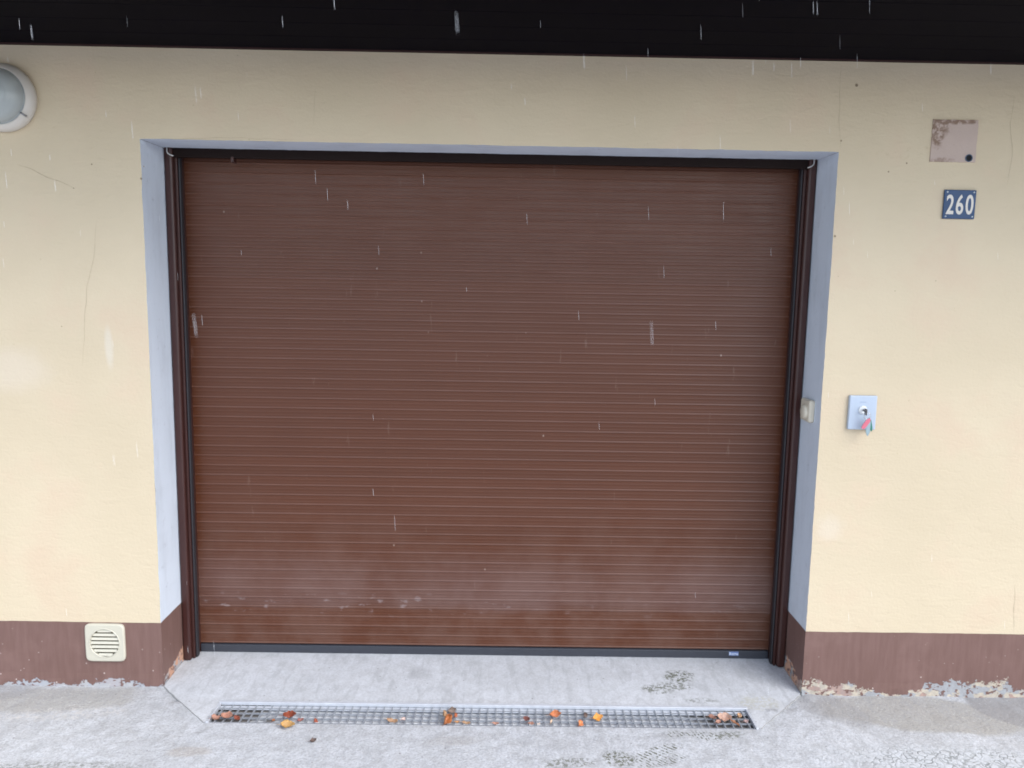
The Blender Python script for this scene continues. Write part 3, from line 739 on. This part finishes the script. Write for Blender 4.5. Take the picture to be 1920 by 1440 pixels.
# ------------------------------------------------------------ fallen leaves, each its own thing
LM = {}
def leafmat(c):
    if c not in LM:
        t = NT("leaf_" + "_".join(str(int(v*100)) for v in c)); n1 = t.noise(90, 4, .7)
        t.set(color=t.mix(t.mapr(n1, .3, .7), tuple(v*.72 for v in c), tuple(min(1, v*1.2) for v in c)), rough=.55, normal=t.bump(n1, .4, .002)); LM[c] = t.m
    return LM[c]
OR, RD, YL, PK, BR, TN = (0.38, 0.135, 0.045), (0.29, 0.075, 0.04), (0.47, 0.27, 0.09), (0.44, 0.23, 0.165), (0.12, 0.075, 0.06), (0.42, 0.25, 0.14)
def leaf(px, py, zl, L, wd, rot, tilt, curl, colr, label, lobes=0, fold=.3):
    p = P(px, py, 2, zl)
    bm = bmesh.new(); nu, nv = 12, 6; top = []
    sd_ = px*.13
    for i in range(nu+1):
        u = i/nu; half = wd/2*math.sin(math.pi*min(1, u*.97+.02))**.85*(1 + .55*nz(u*6.5, sd_))
        if lobes: half *= 1 + .30*math.sin(u*lobes*6.28)
        row = []
        for j in range(-nv//2, nv//2+1):
            v_ = j/(nv/2); yv = v_*half*(1 + .30*nz(u*7, v_*1.5+4, sd_))
            zz = curl*L*((u-.5)**2*1.6) + fold*abs(yv) + .0050*nz(u*4.5, v_*2.2, sd_) + .0022*nz(u*11, v_*5, sd_) + curl*.3*L*v_*v_
            row.append((Vector(((u-.5)*L, yv, zz))))
        top.append(row)
    ro = Matrix.Rotation(rot, 3, 'Z') @ Matrix.Rotation(tilt, 3, 'X')
    pts = [[ro @ q for q in r] for r in top]; mn = min(q.z for r in pts for q in r)
    T = [[bm.verts.new((q.x, q.y, q.z-mn+.0006)) for q in r] for r in pts]
    Bt = [[bm.verts.new((q.x, q.y, q.z-mn+.0001)) for q in r] for r in pts]
    for i in range(nu):
        for j in range(nv):
            bm.faces.new((T[i][j], T[i+1][j], T[i+1][j+1], T[i][j+1])); bm.faces.new((Bt[i][j], Bt[i][j+1], Bt[i+1][j+1], Bt[i+1][j]))
    for i in range(nu):
        for j in (0, nv): bm.faces.new((T[i][j], T[i+1][j], Bt[i+1][j], Bt[i][j]))
    for i in (0, nu):
        for j in range(nv): bm.faces.new((T[i][j], T[i][j+1], Bt[i][j+1], Bt[i][j]))
    c0 = (T[0][nv//2].co + Bt[0][nv//2].co)/2; dirv = (ro @ Vector((-1, .25*math.sin(sd_), .12)))
    tube(bm, [c0 - dirv*.002, c0 + dirv*L*.18, c0 + dirv*L*.34 + Vector((0, 0, -.001))], .0006, 5)
    o = link("fallen_leaf", bm, leafmat(colr), smooth=True)
    o.location = (p.x, p.y, zl); tag(o, label, "leaf", "fallen leaves in and around the drain"); return o
gt = -.0030
leaf(405, 1350, gt, .030, .020, .3, .2, .9, PK, "pinkish crumpled leaf at the very left end of the drain", fold=.8)
leaf(426, 1347, gt, .040, .024, .2, .5, .9, PK, "largest pink-tan curled leaf in the heap at the left drain end", fold=.8)
leaf(446, 1350, gt, .028, .018, -.5, .3, .8, RD, "reddish leaf on the right of the heap at the left drain end")
leaf(512, 1353, gt, .014, .010, 1.2, .3, .5, OR, "tiny orange scrap between the left heap and the yellow leaf")
leaf(543, 1346, gt, .046, .024, .25, .55, .8, RD, "rusty red curled leaf lying on the grate behind the yellow leaf", fold=.7)
leaf(540, 1364, .001, .050, .030, .1, .25, .5, YL, "yellow leaf on the concrete just in front of the grate", lobes=1, fold=.5)
leaf(563, 1352, gt, .024, .013, .5, .4, .6, (0.30, 0.11, 0.09), "small dark red leaf right of the yellow leaf", fold=.6)
leaf(590, 1354, gt, .018, .016, 1.3, .9, .4, RD, "small pointed red-brown leaf standing in the grate, right of the yellow leaf")
leaf(587, 1391, .001, .022, .014, .5, .3, .8, BR, "small dry brown leaf alone on the concrete in front of the drain", fold=.7)
leaf(736, 1354, gt, .040, .018, -.15, .3, .5, TN, "flat tan-orange leaf at the grate's front edge, left of middle")
leaf(756, 1350, gt, .018, .012, .7, .4, .4, (0.62, 0.45, 0.40), "pale pink fragment beside the flat tan-orange leaf")
leaf(833, 1354, gt, .058, .030, 1.35, .8, .6, OR, "large bright orange leaf standing upright at the middle of the drain", fold=.9)
leaf(831, 1343, gt+.006, .036, .026, 1.7, .9, .5, TN, "orange-tan leaf tucked behind the large upright orange leaf")
leaf(845, 1334, gt, .034, .022, .6, .9, .6, (0.22, 0.16, 0.13), "grey-brown leaf behind the upright orange leaf at the back edge", fold=.6)
leaf(853, 1344, gt, .020, .016, 1.2, 1.0, .3, (0.36, 0.10, 0.035), "small dark orange triangular leaf right of the upright orange leaf")
leaf(857, 1356, gt, .018, .012, .2, .3, .5, (0.50, 0.25, 0.10), "small ochre scrap at the front edge right of the upright leaf")
leaf(874, 1358, gt, .030, .012, 0, .2, .4, TN, "narrow tan leaf along the front edge right of the drain's middle")
leaf(929, 1359, gt, .024, .010, 0, .2, .5, PK, "narrow pink-tan leaf pressed against the front edge near the middle")
leaf(988, 1351, gt, .026, .020, -.3, .6, .6, (0.20, 0.07, 0.055), "dark maroon leaf between the middle and the folded orange leaf", fold=.7)
leaf(996, 1359, gt, .022, .014, -.2, .3, .4, (0.40, 0.20, 0.14), "brownish red scrap in front of the dark maroon leaf")
leaf(1010, 1359, gt, .012, .010, .5, .3, .3, (0.70, 0.58, 0.50), "tiny cream scrap right of the dark maroon leaf")
leaf(1040, 1343, gt, .044, .024, .2, .6, .7, (0.52, 0.20, 0.09), "folded orange-brown leaf on the grate right of middle", fold=.7)
leaf(1033, 1355, gt, .026, .007, 1.4, .2, .2, (0.68, 0.50, 0.36), "slim cream leaf below the folded orange-brown leaf")
leaf(1086, 1359, gt, .032, .024, 1.2, .7, .4, (0.60, 0.22, 0.09), "salmon orange pointed leaf at the front edge right of middle", fold=.7)
leaf(1096, 1344, gt, .020, .018, .9, 1.0, .4, BR, "dark brown leaf tip between the salmon and the golden leaf")
leaf(1120, 1348, gt, .040, .028, .35, .45, .5, (0.66, 0.30, 0.06), "golden orange leaf lying on the grate right of the dark brown tip", fold=.4)
leaf(1336, 1348, gt, .030, .016, -.6, .4, .6, PK, "pinkish rolled leaf on the left of the heap at the right drain end", fold=.9)
leaf(1346, 1357, gt, .022, .016, .3, .3, .6, PK, "small pinkish leaf at the front of the right heap", fold=.8)
leaf(1358, 1349, gt, .052, .034, -.25, .4, .5, (0.52, 0.33, 0.25), "largest dusty tan leaf in the heap at the right drain end", fold=.4)
leaf(1377, 1357, gt+.004, .050, .008, -1.0, .2, .2, (0.58, 0.28, 0.16), "narrow orange stalk-like leaf across the right heap", fold=1.2)
leaf(1384, 1344, gt, .026, .018, 1.0, .6, .6, TN, "tan leaf at the back of the right heap near the drain corner")
leaf(1398, 1354, gt, .020, .014, .2, .4, .6, (0.40, 0.28, 0.26), "greyish pink leaf in the right corner of the drain")

# ------------------------------------------------------------ falling sleet (drops stretched to imitate exposure streaks, in the air before the wall)
bm = bmesh.new()
def drop(p, L, r):
    d = Vector((.07 + .05*p.x + .03*nz(p.x*40, p.z*40), .05, -1)).normalized(); u = d.orthogonal().normalized(); v = d.cross(u)
    rings = []
    for k, s_ in ((0, .25), (.25, .8), (.6, 1.0), (.9, .75), (1.0, .2)):
        c = p + d*(k*L); rings.append([bm.verts.new(c + (u*math.cos(a)+v*math.sin(a))*r*s_) for a in [j*math.pi/3 for j in range(6)]])
    for A, B in zip(rings, rings[1:]):
        for j in range(6): bm.faces.new((A[j], A[(j+1) % 6], B[(j+1) % 6], B[j]))
    bm.faces.new(rings[0][::-1]); bm.faces.new(rings[-1])
rnd = random.Random(21)
for i in range(140):
    x_ = rnd.uniform(-1.5, 1.7); y_ = rnd.uniform(-1.5, -.5); z_ = rnd.uniform(.25, 2.34) if rnd.random() < .5 else rnd.uniform(1.7, 2.36)
    drop(Vector((x_, y_, z_)), rnd.uniform(.010, .040), rnd.uniform(.00012, .00026))
for i in range(9):
    drop(Vector((rnd.uniform(-.7, .8), rnd.uniform(-2.25, -1.8), rnd.uniform(1.25, 2.05))), rnd.uniform(.012, .026), rnd.uniform(.00014, .00024))
M_sleet = NT("sleet"); M_sleet.set(color=(0.85, 0.88, 0.92), rough=.3, trans=.35, spec=.6)
fs = link("falling_sleet", bm, M_sleet.m, smooth=True); tag(fs, "thin white sleet drops stretched into streaks in front of the wall", "sleet", kind='stuff')
